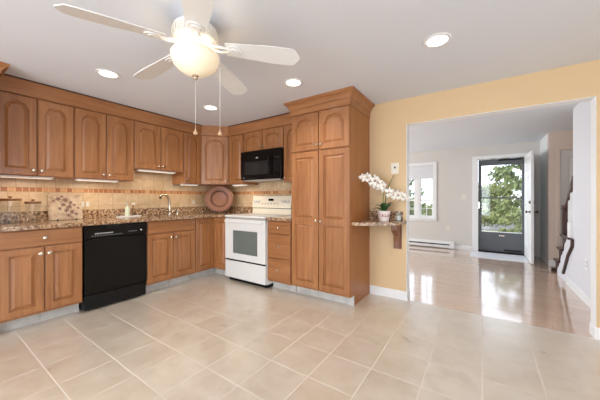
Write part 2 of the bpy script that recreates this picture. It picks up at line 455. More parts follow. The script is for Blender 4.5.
# ------------------------------------------------------------------ cabinet building
def offset_loop(L, d):
    n = len(L); out = []
    for i in range(n):
        a, b, c = Vector(L[i-1]), Vector(L[i]), Vector(L[(i+1)%n])
        e1 = (b-a).normalized(); e2 = (c-b).normalized()
        n1 = Vector((-e1.y, e1.x)); n2 = Vector((-e2.y, e2.x))
        m = (n1+n2); m = m/max(.25, m.length_squared)*2 if m.length > 1e-5 else n1
        out.append(tuple(b+m*d))
    return out
def panel_loop(x0, x1, z0, z1, rise):
    if rise <= 0: return [(x0, z0), (x1, z0), (x1, z1), (x0, z1)]
    cx, hw = (x0+x1)/2, (x1-x0)/2; L = [(x0, z0), (x1, z0)]
    s = .16*hw                                    # small shoulders, then the arch
    L.append((x1, z1-rise))
    N = 14
    for i in range(N+1):
        th = PI*i/N
        c = cos(th); sn = sin(th)
        L.append((cx+(hw-s)*math.copysign(abs(c)**.9, c), z1-rise+.012+(rise-.012)*sn**.85))
    L.append((x0, z1-rise))
    return L
def door_bm(x0, x1, z0, z1, panels, t=.02):
    bm = bmesh.new()
    outer = [(x0, z0), (x1, z0), (x1, z1), (x0, z1)]
    def ring(L, y): return [bm.verts.new((p[0], y, p[1])) for p in L]
    def bridge(a, b):
        n = len(a)
        for i in range(n): bm.faces.new([a[i], a[(i+1)%n], b[(i+1)%n], b[i]])
    ob = ring(outer, 0); of = ring(outer, -t+.004); oi = ring(offset_loop(outer, .004), -t)
    bm.faces.new(ob[::-1]); bridge(ob, of); bridge(of, oi)
    edges = [bm.edges.get((oi[i], oi[(i+1)%4])) for i in range(4)]
    for pl in panels:
        L = panel_loop(*pl)
        r0 = ring(L, -t); r1 = ring(offset_loop(L, .004), -t+.013); r2 = ring(offset_loop(L, .012), -t+.013)
        r3 = ring(offset_loop(L, .034), -t+.0015)
        bridge(r0, r1); bridge(r1, r2); bridge(r2, r3)
        bmesh.ops.triangle_fill(bm, use_beauty=True, use_dissolve=False, edges=[bm.edges.get((r3[i], r3[(i+1)%len(r3)])) for i in range(len(r3))])
        edges += [bm.edges.get((r0[i], r0[(i+1)%len(r0)])) for i in range(len(r0))]
    bmesh.ops.triangle_fill(bm, use_beauty=True, use_dissolve=False, edges=edges)
    return bm
def knob(parent, x, z, y=-.02, m='nickel', name='knob', s=1):
    return lat(name, [(.007*s, 0), (.006*s, .008*s), (.006*s, .012*s), (.0155*s, .017*s), (.016*s, .022*s), (.011*s, .027*s), (0, .028*s)], m, parent, (x, y, z), (0, -1, 0), 14)
def add_door(parent, x0, x1, z0, z1, arch=0, kn=None, m='wood', mid=None, st=.052):
    if mid: pans = [(x0+st, x1-st, z0+st, mid-st*.6, 0), (x0+st, x1-st, mid+st*.6, z1-st, arch)]
    else: pans = [(x0+st, x1-st, z0+st, z1-st, arch)]
    d = obj('door', door_bm(x0, x1, z0, z1, pans), m, parent)
    if kn: knob(d, *kn)
    return d
def add_drawer(parent, x0, x1, z0, z1, m, kn=True):
    bm = bmesh.new(); box(bm, x0, x1, -.02, 0, z0, z1)
    d = obj('drawer_front', bm, m, parent, .005)
    if kn: knob(d, (x0+x1)/2, (z0+z1)/2)
    return d
L90 = PI/2
def loc_left(y, xf): return (xf, y, 0), L90       # cabinet on the left wall, local x = +y, local -y = +x
g = .004
FXB, FYB = -3.31, 2.58            # carcass faces of the base runs (doors are 20 mm proud)
def toe(parent, w, d=.10, h=.112, x0=0): return bx('toe_kick', x0, w, d, d+.012, 0, h, 'toe', parent)
G1 = 'base cabinets along the left wall'
# base A : drawer over two doors
y0, y1 = .418, .985
loc, rz = loc_left(y0, FXB)
t = thing('base_cabinet', 'wide oak base cabinet with one drawer over two doors left of the black dishwasher', 'cabinet', loc, rz)
wA = y1-y0-.002
bx('body', 0, wA, 0, .58, .112, .878, 'wood', t)
add_drawer(t, .006, wA-.006, .725, .868, 'woody')
add_door(t, .006, .279, .135, .712, 0, (.253, .655)); add_door(t, .288, wA-.006, .135, .712, 0, (.314, .655))
toe(t, wA)
# sink base
y0, y1 = 1.601, 2.254
loc, rz = loc_left(y0, FXB)
t = thing('base_cabinet', 'oak sink base cabinet with plain false front over two doors right of the dishwasher', 'cabinet', loc, rz)
wS = y1-y0-.002
bm = bmesh.new(); box(bm, 0, wS, 0, .02, .112, .878); box(bm, 0, .02, .02, .58, .112, .878); box(bm, wS-.02, wS, .02, .58, .112, .878); box(bm, .02, wS-.02, .02, .58, .112, .14)
obj('body', bm, 'wood', t)
add_drawer(t, .006, wS-.006, .725, .868, 'woody', kn=False)
add_door(t, .006, wS/2-.005, .135, .712, 0, (wS/2-.035, .655)); add_door(t, wS/2+.005, wS-.006, .135, .712, 0, (wS/2+.035, .655))
toe(t, wS)
# corner base (L-shaped lazy-susan cabinet)
t = thing('corner_base_cabinet', 'oak corner base cabinet with two narrow doors meeting beside the white range', 'cabinet', (FXB, 2.256, 0), L90)
a = FYB-2.256; wid = -3.018-FXB
bm = bmesh.new(); prism(bm, [(0, 0), (a, 0), (a, -wid), (.9, -wid), (.9, .58), (0, .58)], .112, .878); obj('body', bm, 'wood', t)
d = obj('door', door_bm(.004, a-.004, .135, .868, [(.056, a-.05, .185, .816, 0)]), 'wood', t)
bmd = door_bm(0, wid-.022-.003, .135, .868, [(.05, wid-.07, .185, .816, 0)])
bmd.transform(Matrix.Translation((a, -.022, 0)) @ Matrix.Rotation(-PI/2, 4, 'Z')); obj('door', bmd, 'wood', t)
bm = bmesh.new(); prism(bm, [(0, .1), (a+.1, .1), (a+.1, -wid), (a+.112, -wid), (a+.112, .112), (0, .112)], 0, .112); obj('toe_kick', bm, 'toe', t)
# drawer base
t = thing('base_cabinet', 'narrow oak cabinet of three stacked drawers between white range and pantry', 'cabinet', (-2.249, FYB, 0), 0)
wD = .362
bx('body', 0, wD, 0, .58, .112, .878, 'wood', t)
for z0, z1 in ((.715, .866), (.415, .705), (.135, .405)): add_drawer(t, .006, wD-.004, z0, z1, 'woodx')
toe(t, wD)
# pantry
PX0, PX1, PY = -1.884, -1.133, 2.597
t = thing('pantry_cabinet', 'tall oak pantry cabinet with crown moulding and four doors right of the range', 'cabinet', (PX0, PY, 0), 0)
wP = PX1-PX0; dP = WB-PY-.002
bx('body', 0, wP-.02, 0, dP, .112, 2.14, 'wood', t)
bm = bmesh.new(); prism(bm, [(0, .112), (dP, .112), (dP, 2.14), (0, 2.14)], 0, .02)
for v in bm.verts: v.co = Vector((wP-.02+v.co.z, v.co.x, v.co.y))
box(bm, wP-.02, wP, .115, dP, 0, .112)
obj('side_panel', bm, 'plywood', t)
hw = wP/2
for s in (0, 1):
    x0, x1 = (.006, hw-.005) if s == 0 else (hw+.005, wP-.004)
    kx = hw-.03 if s == 0 else hw+.03
    add_door(t, x0, x1, 1.70, 2.125, .085, (kx, 1.755), st=.058)
    add_door(t, x0, x1, .135, 1.682, 0, (kx, .90), mid=.89, st=.058)
toe(t, wP-.002, .095)
# crown: profile swept left front corner -> right front corner -> wall
prof = [(-.01, 2.128), (.008, 2.128), (.010, 2.195), (.018, 2.2), (.024, 2.222), (.042, 2.25), (.062, 2.262), (.066, 2.268), (.066, H-.001), (-.01, H-.001)]
bm = bmesh.new()
rings = [[(-o, dP, z) for o, z in prof], [(-o, -o-.02, z) for o, z in prof], [(wP+o, -o-.02, z) for o, z in prof], [(wP+o, dP, z) for o, z in prof]]
sweep(bm, prof, rings); obj('crown_moulding', bm, 'woodx', t)
# ---- upper cabinets
FXU, FYU = -3.60, 2.85
UB, UT = 1.37, 2.125
def upper(name, label, loc, rz, w, depth, z0, doors, m='wood', z1=2.13):
    t = thing(name, label, 'cabinet', loc, rz)
    bx('body', 0, w, 0, depth, z0, z1, 'wood', t)
    for x0, x1, kn, arch in doors: add_door(t, x0, x1, z0+.004, z1-.012, arch, kn)
    return t
def pair(w, z0, arch=.07):
    return [(.005, w/2-.005, (w/2-.03, z0+.055), arch), (w/2+.005, w-.005, (w/2+.03, z0+.055), arch)]
du = FXU-WL-.002
wU1 = .995-.425-.002
loc, rz = loc_left(.425, FXU); upper('wall_cabinet', 'oak two-door wall cabinet above the glass canisters at the far left', loc, rz, wU1, du, UB, pair(wU1, UB))
wU2 = 1.588-.995-.002
loc, rz = loc_left(.995, FXU); upper('wall_cabinet', 'oak two-door wall cabinet above the black dishwasher', loc, rz, wU2, du, UB, pair(wU2, UB))
wU3 = 2.262-1.588-.002
loc, rz = loc_left(1.588, FXU); upper('wall_cabinet', 'shorter oak two-door wall cabinet above the sink faucet', loc, rz, wU3, du, 1.53, pair(wU3, 1.53))
wU4 = 2.548-2.262-.002
loc, rz = loc_left(2.262, FXU); upper('wall_cabinet', 'narrow single-door oak wall cabinet between sink and diagonal corner', loc, rz, wU4, du, UB, [(.004, wU4-.004, (.035, UB+.055), .06)])
# diagonal corner
A_, B_ = Vector((FXU, 2.552)), Vector((-3.302, FYU))
t = thing('corner_wall_cabinet', 'diagonal oak corner wall cabinet above the copper platter', 'cabinet', (A_.x, A_.y, 0), math.atan2(B_.y-A_.y, B_.x-A_.x))
wC = (B_-A_).length; Minv = Matrix.Rotation(-math.atan2(B_.y-A_.y, B_.x-A_.x), 2)
poly = [Minv @ (Vector(p)-A_) for p in ((A_.x, A_.y), (B_.x, B_.y), (B_.x, WB-.01), (WL+.01, WB-.01), (WL+.01, A_.y))]
bm = bmesh.new(); prism(bm, [tuple(p) for p in poly], UB, 2.13); obj('body', bm, 'wood', t)
add_door(t, .012, wC-.012, UB+.004, UT-.007, .07, (wC-.045, UB+.055))
dyu = WB-FYU-.01
upper('wall_cabinet', 'narrow oak wall cabinet left of the black microwave', (-3.300, FYU, 0), 0, .338, dyu, UB, [(.03, .33, (.06, UB+.055), .06)])
upper('wall_cabinet', 'short oak two-door wall cabinet directly above the black microwave', (-2.96, FYU, 0), 0, .758, dyu, 1.838, pair(.758, 1.838, .06))
upper('wall_cabinet', 'narrow oak wall cabinet between black microwave and pantry', (-2.20, FYU, 0), 0, .312, dyu, UB, [(.006, .306, (.034, UB+.055), .06)])
# fascia boards to the ceiling
sx('trim_fascia_left', 'flat oak fascia board between left wall cabinets and ceiling', 'trim', FXU-.02, FXU+.022, .420, 2.552, 2.131, H-.001, 'woody')
bm = bmesh.new(); prism(bm, [(-3.578, 2.552), (-3.302, 2.828), (-3.302, 2.87), (-3.62, 2.552)], 2.131, H-.001)
struct(obj('trim_fascia_corner', bm, 'woodx'), 'oak fascia board over the diagonal corner cabinet', 'trim')
sx('trim_fascia_back', 'flat oak fascia board above the microwave cabinets', 'trim', -3.302, PX0-.07, FYU-.022, FYU+.02, 2.131, H-.001, 'woodx')
bm = bmesh.new(); box(bm, FXU+.0225, FXU+.03, .49, 2.56, H-.013, H-.0005); struct(obj('trim_bead_left', bm, 'wooddark'), 'thin dark bead where left fascia meets ceiling', 'trim')
bm = bmesh.new(); box(bm, -3.28, PX0-.07, FYU-.03, FYU-.0225, H-.013, H-.0005); struct(obj('trim_bead_back', bm, 'wooddark'), 'thin dark bead where back fascia meets ceiling', 'trim')
# refrigerator surround at the far left (only its crown corner is in view)
t = thing('tall_cabinet', 'tall oak cabinet at the left edge whose crown moulding corner juts out', 'cabinet', (-3.348, -.52, 0), L90)
bx('body', 0, .936, 0, .55, 0, 2.14, 'wood', t)
prof2 = [(-.01, 2.128), (.008, 2.128), (.010, 2.195), (.018, 2.2), (.024, 2.222), (.042, 2.25), (.062, 2.262), (.066, 2.268), (.066, H-.001), (-.01, H-.001)]
bm = bmesh.new(); sweep(bm, prof2, [[(-o, .55, z) for o, z in prof2], [(-o, -o, z) for o, z in prof2], [(.936+o, -o, z) for o, z in prof2], [(.936+o, .2255, z) for o, z in prof2]])
obj('crown_moulding', bm, 'woody', t)

# ------------------------------------------------------------------ countertops
SKx0, SKx1, SKy0, SKy1 = -3.73, -3.37, 1.66, 2.2
t = thing('countertop', 'long L-shaped speckled granite countertop over dishwasher and sink', 'countertop', (0, 0, .88))
bm = bmesh.new()
CX0, CX1 = WL+.009, -3.262
box(bm, CX0, CX1, .43, SKy0, 0, .034)
box(bm, CX0, SKx0, SKy0, SKy1, 0, .034); box(bm, SKx1, CX1, SKy0, SKy1, 0, .034)
box(bm, CX0, CX1, SKy1, WB-.01, 0, .034)
box(bm, CX1, -3.02, FYB-.045, WB-.01, 0, .034)
bmesh.ops.remove_doubles(bm, verts=bm.verts[:], dist=1e-5)
obj('slab', bm, 'granite', t)
bm = bmesh.new(); box(bm, CX0, CX0+.018, .43, WB-.03, .9145, 1.018); box(bm, CX0, -3.02, WB-.028, WB-.01, .9145, 1.018); struct(obj('trim_upstand', bm, 'granite'), 'low granite upstand along the back of the long countertop', 'trim')
t = thing('countertop', 'small granite countertop over the drawers between range and pantry', 'countertop', (0, 0, .88))
bx('slab', -2.247, -1.888, FYB-.045, WB-.01, 0, .034, 'granite', t, .004)
bx('granite_upstand', -2.247, -1.888, WB-.028, WB-.01, .0345, .138, 'granite', t)

# sink
t = thing('sink', 'stainless undermount sink set in the granite below the faucet', 'sink', ((SKx0+SKx1)/2, (SKy0+SKy1)/2, .70))
hx, hy = (SKx1-SKx0)/2+.004, (SKy1-SKy0)/2+.004
bm = bmesh.new()
box(bm, -hx, hx, -hy, hy, 0, .006); box(bm, -hx, -hx+.006, -hy, hy, .006, .178); box(bm, hx-.006, hx, -hy, hy, .006, .178); box(bm, -hx, hx, -hy, -hy+.006, .006, .178); box(bm, -hx, hx, hy-.006, hy, .006, .178)
obj('basin', bm, 'steel', t)
lat('drain', [(.04, .006), (.04, .009), (.028, .009), (.025, .007)], 'chrome', t)
# faucet
FXp, FYp = -3.80, 2.17
t = thing('faucet', 'dark gooseneck kitchen faucet with pale base behind the sink', 'faucet', (FXp, FYp, .914))
lat('base_plate', [(.032, 0), (.032, .008), (.02, .014), (.017, .06), (.02, .065), (.017, .075), (0, .075)], 'nickel', t)
tb('spout', smooth_path([(0, 0, .07), (0, -.005, .16), (.01, -.03, .25), (.03, -.09, .292), (.05, -.15, .285), (.055, -.17, .255)], 6), [.022-.006*i/30 for i in range(31)], 'nickel', t)
tb('spray_head', [(.055, -.165, .268), (.0565, -.173, .235)], [.015, .018], 'bronze', t)
for s in (-1, 1):
    h = tb('handle', [(.02, s*.012, .05), (.03, s*.05, .06), (.035, s*.085, .07)], [.01, .008, .011], 'nickel', t)
lat('sprayer_button', [(.02, 0), (.02, .02), (.013, .03), (.013, .07), (0, .075)], 'nickel', t, (.0, .12, 0))

# ------------------------------------------------------------------ dishwasher
t = thing('dishwasher', 'black built-in dishwasher under the granite counter', 'dishwasher', (FXB, .990, 0), L90)
W = .606
bx('body', .004, W-.004, .02, .56, .02, .872, 'blackmatte', t)
bx('door', .002, W-.002, -.026, .018, .175, .735, 'black', t, .006)
bx('kick_panel', .006, W-.006, -.012, .018, .02, .165, 'blackmatte', t, .003)
cp = bx('control_panel', .002, W-.002, -.034, .018, .742, .872, 'black', t, .008)
bm = bmesh.new(); prism(bm, [(.19, .84), (.30, .825), (.42, .84), (.42, .853), (.19, .853)], 0, .004)
bm.transform(Matrix.Translation((0, -.0335, 0)) @ Matrix.Rotation(PI/2, 4, 'X')); obj('latch_handle', bm, 'blackmatte', cp)
bx('badge', .085, .25, -.0365, -.0335, .784, .796, 'greytext', cp, .001)
for i in range(12): bx('button', .06+i*.024, .071+i*.024, -.0358, -.0335, .765, .770, 'greytext', cp)
bx('legend', .40, .49, -.0355, -.0335, .783, .787, 'greytext', cp)
lat('power_button', [(.008, 0), (.008, .003), (0, .003)], 'dot', cp, (.535, -.0335, .79), (0, -1, 0), 12)

# ------------------------------------------------------------------ range
RX0, RX1, RF = -3.013, -2.255, 2.555
W = RX1-RX0
t = thing('kitchen_range', 'white freestanding electric range between oak cabinets', 'range', (RX0, RF, 0))
bx('body', 0, W, .02, .59, .05, .895, 'white', t)
bx('base_skirt', .02, W-.02, .04, .55, 0, .05, 'blackmatte', t)
ck = bx('cooktop', -.002, W+.002, -.03, .56, .896, .918, 'white', t, .006)
for ex, ey, er in ((.19, .15, .105), (.57, .15, .085), (.19, .41, .08), (.57, .41, .105)):
    lat('burner_ring', [(er, .9185), (er, .9195), (er-.006, .9195), (er-.006, .9185)], 'vent', ck, (ex, ey, 0), closed=True)
# oven door with window
bm = bmesh.new()
wx0, wx1, wz0, wz1 = .160, .620, .40, .715
box(bm, .004, wx0, -.022, .018, .315, .868); box(bm, wx1, W-.004, -.022, .018, .315, .868)
box(bm, wx0, wx1, -.022, .018, .315, wz0); box(bm, wx0, wx1, -.022, .018, wz1, .868)
bmesh.ops.remove_doubles(bm, verts=bm.verts[:], dist=1e-5)
od = obj('oven_door', bm, 'white', t)
bx('oven_window', wx0+.001, wx1-.001, -.018, .015, wz0+.001, wz1-.001, 'ovglass', od)
bx('vent_gap', .01, W-.01, -.012, .02, .8695, .894, 'vent', t)
hd = bmesh.new(); box(hd, .03, W-.03, -.062, -.044, .822, .848); box(hd, .04, .07, -.046, -.022, .825, .845); box(hd, W-.07, W-.04, -.046, -.022, .825, .845)
obj('oven_handle', hd, 'white', od, .006)
dr = bx('storage_drawer', .004, W-.004, -.022, .018, .055, .292, 'white', t, .006)
bx('drawer_grip', .02, W-.02, -.016, .02, .2935, .3135, 'blackmatte', dr)
bx('recess_shadow', .10, .24, -.03, -.0165, .296, .311, 'blackmatte', dr, .002)  # dark bar standing in for the shadow in the drawer's handle recess
# backguard
bx('back_riser', .0, W, .53, .60, .9185, 1.0, 'bisque', t)
bm = bmesh.new(); prism(bm, [(.515, 1.008), (.60, 1.008), (.60, 1.19), (.54, 1.19)], 0, W)
for v in bm.verts: v.co = Vector((v.co.z, v.co.x, v.co.y))
bg = obj('backguard', bm, 'bisque', t, .008)
bx('shadow_gap', .004, W-.004, .535, .60, 1.0, 1.008, 'blackmatte', t)
for kx in (.06, .125, .62, .695):
    lat('control_knob', [(.022, 0), (.02, .014), (.008, .016), (.008, .022), (0, .022)], 'white', bg, (kx, .529, 1.10), (0, -1, .14), 16)
    for s in (-1, 1): bx('dial_mark', kx+s*.031-.002, kx+s*.031+.002, .5235, .527, 1.10, 1.125, 'greytext', bg)
bx('clock_display', .33, .43, .5265, .534, 1.115, 1.15, 'black', bg)
for i in range(6): bx('touch_button', .20+i*.06, .225+i*.06, .5215, .526, 1.065, 1.078, 'greytext', bg)

# ------------------------------------------------------------------ microwave
MX0, MX1, MY, MZ0, MZ1 = -2.957, -2.205, 2.776, 1.408, 1.834
W = MX1-MX0
t = thing('microwave', 'black over-the-range microwave under the short wall cabinet', 'microwave', (MX0, MY, MZ0))
Hh = MZ1-MZ0
bx('body', 0, W, .025, .384, .012, Hh, 'blackmatte', t)
bm = bmesh.new(); box(bm, 0, .612, 0, .024, .06, Hh-.06)
bmesh.ops.bevel(bm, geom=bm.edges[:], offset=.004, segments=2, affect='EDGES'); md_ = obj('door', bm, 'black', t)
bx('window', .085, .52, -.003, .003, .085, .27, 'dkglass', md_, .001)
tb('handle', smooth_path([(.575, .0, .08), (.575, -.035, .11), (.575, -.045, .19), (.575, -.035, .28), (.575, 0, .31)], 5), .011, 'black', md_)
bx('top_grille', 0, W, .002, .024, Hh-.055, Hh, 'black', t, .003)
b_ = lat('badge', [(.024, 0), (.024, .003), (0, .003)], 'greytext', md_, (.328, .001, .32), (0, -1, 0), 20)
for v in b_.data.vertices: v.co.z = .32+(v.co.z-.32)*.45
cpn = bx('control_panel', .617, W, 0, .024, .06, Hh-.06, 'black', t, .003)
bx('display', .64, .73, -.002, .002, .285, .315, 'dkglass', cpn)
for r in range(6):
    for c in range(3): bx('button', .637+c*.033, .66+c*.033, -.0015, .001, .10+r*.029, .112+r*.029, 'blackmatte', cpn)
bx('lower_trim', 0, W, .004, .024, .012, .057, 'black', t, .003)
bx('badge', .05, .075, .0015, .005, .038, .046, 'greytext', t)
bx('underside_vent', .03, W-.03, .03, .36, -.004, .011, 'vent', t)

# ------------------------------------------------------------------ under-cabinet strip lights
def strip(label, loc, rz, ln, power):
    t = thing('under_cabinet_light', label, 'light', loc, rz, 'slim strip lights under the wall cabinets')
    bx('housing', 0, ln, 0, .075, -.018, -.001, 'whitepaint', t, .003)
    bx('lens', .01, ln-.01, .008, .067, -.0215, -.0182, 'strip', t)
    l = area('strip_lamp', (0, 0, 0), (0, 0, 0), ln*.9, .05, power, (1, .86, .67)); l.parent = t; l.location = (ln/2, .04, -.03)
    return t
strip('strip light under the leftmost wall cabinet above the canisters', (FXU-.03, .47, UB), L90, .37, 1.5)
strip('strip light under the wall cabinet above the dishwasher', (FXU-.03, 1.03, UB), L90, .40, 1.5)
strip('strip light under the short wall cabinet above the sink', (FXU-.03, 1.66, 1.53), L90, .50, 1.2)
strip('strip light under the narrow wall cabinet beside the corner', (FXU-.03, 2.275, UB), L90, .26, .9)
strip('strip light under the narrow wall cabinet left of the microwave', (-3.26, FYU+.03, UB), 0, .27, 1.1)

# ------------------------------------------------------------------ recessed lights
def can(label, x, y, power):
    t = thing('recessed_light', label, 'light', (x, y, H), 0, 'recessed ceiling lights')
    lat('trim_ring', [(.068, -.001), (.068, -.006), (.088, -.007), (.094, -.001)], 'whitepaint', t, n=32, closed=True)
    lat('lens', [(.0675, -.001), (.0675, -.0045), (0, -.005)], 'lens', t, n=32)
    l = bpy.data.lights.new('can_lamp', 'SPOT'); l.energy = power; l.spot_size = math.radians(140); l.spot_blend = .8; l.shadow_soft_size = .07; l.color = (1, .95, .88)
    o = bpy.data.objects.new('can_lamp', l); COL.objects.link(o); o.parent = t; o.location = (0, 0, -.03)
can('recessed ceiling light nearest the left wall cabinets', -2.80, 1.02, 27)
can('recessed ceiling light in front of the corner, below the fan blades', -2.79, 2.12, 27)
can('recessed ceiling light just left of the pantry crown', -1.52, 2.115, 27)
can('recessed ceiling light before the yellow wall, rightmost of the four', -.265, 2.13, 27)

# ------------------------------------------------------------------ ceiling fan
FCx, FCy, FZ = -1.503, 1.027, 2.072
t = thing('ceiling_fan', 'white five-blade ceiling fan with frosted light bowl and two pull chains', 'ceiling fan', (FCx, FCy, FZ))
hz = H-FZ
lat('motor_housing', [(.075, hz-.001), (.08, hz-.02), (.095, hz-.035), (.128, hz-.06), (.136, hz-.10), (.132, hz-.14), (.10, hz-.16), (.085, .045), (.08, .038), (0, .038)], 'fanwhite', t, n=40)
bm = bmesh.new()
for i in range(40):
    a = 2*PI*i/40
    b2 = bmesh.new(); box(b2, .133, .139, -.005, .005, hz-.135, hz-.085); b2.transform(Matrix.Rotation(a, 4, 'Z'))
    me_ = bpy.data.meshes.new('tmp'); b2.to_mesh(me_); b2.free(); bm.from_mesh(me_); bpy.data.meshes.remove(me_)
obj('vent_fins', bm, 'plastic', t)
blade0 = None
for k in range(5):
    ang = math.radians(38.5+72*k)
    bm = bmesh.new()
    n = 14; up = []; lo = []
    pts = []
    for i in range(n+1):
        s = i/n; x = .19+.475*s
        hwid = .052+.022*min(1, s*1.6)
        if s > .86: hwid *= math.sqrt(max(0, 1-((s-.86)/.14)**2))*.9+.1 if s < 1 else .1
        pts.append((x, hwid))
    poly = [(x, h_) for x, h_ in pts]+[(x, -h_) for x, h_ in reversed(pts)]
    prism(bm, poly, -.003, .003)
    bm.transform(Matrix.Rotation(ang, 4, 'Z') @ Matrix.Translation((0, 0, .052)) @ Matrix.Rotation(math.radians(5), 4, 'Y') @ Matrix.Rotation(math.radians(-12), 4, 'X'))
    bl = obj('blade', bm, 'fanwhite', t)
    bm = bmesh.new()
    tube(bm, [(.07, 0, .012), (.115, .018, .0), (.16, .022, -.008), (.215, .012, -.007)], .008, 8)
    tube(bm, [(.07, 0, .012), (.115, -.018, .0), (.16, -.022, -.008), (.215, -.012, -.007)], .008, 8)
    lathe(bm, [(.044, -.011), (.046, -.004), (.04, -.003)], (.245, 0, 0), n=20)
    lathe(bm, [(.024, -.017), (.027, -.0105), (.02, -.0105)], (.245, 0, 0), n=16)
    bm.transform(Matrix.Rotation(ang, 4, 'Z') @ Matrix.Translation((0, 0, .052)) @ Matrix.Rotation(math.radians(5), 4, 'Y') @ Matrix.Rotation(math.radians(-12), 4, 'X'))
    obj('blade_arm', bm, 'fanwhite', bl, smooth=False)
lat('light_fitter', [(.06, .04), (.07, .03), (.075, .02), (.06, .012)], 'fanwhite', t, n=32)
lat('light_bowl', [(0.138, -0.0027), (0.146, -0.0156), (0.144, -0.0371), (0.13, -0.0736), (0.104, -0.1025), (0.068, -0.1252), (0.03, -0.1359), (0, -0.138), (0, -0.1337), (0.03, -0.1316), (0.066, -0.1208), (0.101, -0.0983), (0.126, -0.0703), (0.14, -0.036), (0.141, -0.0166), (0.134, -0.0027)], 'bowl', t, n=48, closed=True)
lat('finial', [(0, -.137), (.018, -.138), (.02, -.143), (.012, -.149), (.014, -.156), (.008, -.166), (0, -.168)], 'nickel', t, n=16)
camR = Vector((cos(YAW), sin(YAW), 0)); camF = Vector((-sin(YAW), cos(YAW), 0))
for off, ztop in ((camR*.0, -.166), (camR*.149+camF*.02, -.03)):
    c = tb('pull_chain', [off+Vector((0, 0, ztop)), off+Vector((0, 0, -.50))], .0011, 'fanwhite', t, 6)
    lat('chain_fob', [(.002, .03), (.004, .024), (.006, .012), (.013, .004), (.014, -.004), (.008, -.01), (0, -.011)], 'fobwood', c, off+Vector((0, 0, -.505)), n=14)
for i in range(3):
    a = 2*PI*i/3+.4
    l = bpy.data.lights.new('fan_bulb', 'POINT'); l.energy = .36; l.color = (1, .86, .70); l.shadow_soft_size = .025
    o = bpy.data.objects.new('fan_bulb', l); COL.objects.link(o); o.parent = t; o.location = (.055*cos(a), .055*sin(a), -.085)

# ------------------------------------------------------------------ things on the counter
CZ = .9145
def canister(label, x, y, r, h):
    t = thing('glass_canister', label, 'canister', (x, y, CZ), 0, 'glass canisters with wooden lids')
    lat('jar', [(0, 0), (r*.96, .0), (r, .006), (r, h)], 'jar', t, n=28)
    d = lat('lid', [(r*1.1, h), (r*1.1, h+.02), (r*1.02, h+.024), (0, h+.024)], 'lightwood', t, n=28)
    lat('knob', [(.012, h+.0235), (.01, h+.03), (.016, h+.036), (.012, h+.045), (0, h+.046)], 'lightwood', d, n=16)
canister('larger glass canister with wooden lid at the left edge of the counter', -3.70, .545, .07, .215)
canister('smaller glass canister with wooden lid beside the patterned stone board', -3.70, .700, .055, .185)
t = thing('stone_board', 'square patterned stone board leaning on the backsplash left of the outlet', 'board', (-3.80, .985, CZ), 0)
bm = bmesh.new(); box(bm, -.007, .007, -.145, .145, 0, .28); bm.transform(Matrix.Rotation(math.radians(-11), 4, 'Y') @ Matrix.Translation((0, 0, .002)))
obj('board', bm, 'board', t, .003)
bm = bmesh.new(); rnd = random.Random(5)
for fy, fz, fr in ((-.06, .235, .02), (.0, .22, .024), (.045, .19, .02), (-.02, .165, .022), (.03, .145, .026), (.075, .165, .016), (-.05, .125, .018), (.005, .105, .022), (.055, .085, .024), (.09, .06, .016), (.02, .05, .018), (-.1, .21, .014), (.11, .13, .014), (-.03, .26, .014)):
    for q in range(5):
        a = q*2*PI/5+rnd.random()
        nf = len(bm.faces); lathe(bm, [(fr*.46, .0068), (fr*.44, .0085), (0, .0088)], (0, fy+cos(a)*fr*.6, fz+sin(a)*fr*.6), (1, 0, 0), 8)
    bm.faces.ensure_lookup_table(); nf = len(bm.faces); lathe(bm, [(fr*.3, .0085), (0, .0098)], (0, fy, fz), (1, 0, 0), 8)
    bm.faces.ensure_lookup_table()
    for f in bm.faces[nf:]: f.material_index = 1
tube(bm, smooth_path([(.008, -.12, .25), (.008, -.03, .19), (.008, .03, .12), (.008, .10, .03)], 4), .002, 6)
bm.transform(Matrix.Rotation(math.radians(-11), 4, 'Y') @ Matrix.Translation((0, 0, .002)))
obj('floral_motif', bm, ['motif', 'motifdk'], t)
bm = bmesh.new()
for s in (-.08, .08): box(bm, .0, .045, s-.006, s+.006, 0, .006); box(bm, .035, .041, s-.006, s+.006, 0, .02)
obj('easel', bm, 'bronze', t)
# soap tray
t = thing('soap_tray', 'white oblong tray on the counter left of the sink', 'tray', (-3.80, 1.62, CZ))
bm = bmesh.new(); box(bm, -.05, .05, -.13, .13, 0, .006); box(bm, -.05, .05, -.13, -.124, .006, .014); box(bm, -.05, .05, .124, .13, .006, .014); box(bm, -.05, -.044, -.13, .13, .006, .014); box(bm, .044, .05, -.13, .13, .006, .014)
obj('tray', bm, 'whitepaint', t, .001)
t = thing('soap_bottle', 'slim pale green soap bottle with pump standing on the white tray', 'bottle', (-3.80, 1.60, CZ+.0065))
lat('bottle', [(0, 0), (.026, 0), (.028, .008), (.028, .10), (.02, .118), (.012, .124), (.012, .132), (0, .132)], 'greenplastic', t)
b_ = tb('pump', [(0, 0, .13), (0, 0, .165)], .004, 'white', t)
tb('nozzle', [(0, 0, .165), (.015, -.02, .168), (.03, -.035, .16)], .006, 'white', b_)
t = thing('dish_brush', 'upright pale dish brush behind the soap bottle', 'brush', (-3.815, 1.67, CZ+.0065))
tb('handle', [(0, 0, .0), (0, .004, .09), (0, .008, .15)], [.007, .006, .008], 'lightwood', t)
lat('head', [(0, 0), (.02, .004), (.022, .02), (.012, .03), (0, .03)], 'plastic', t, (0, .009, .145))
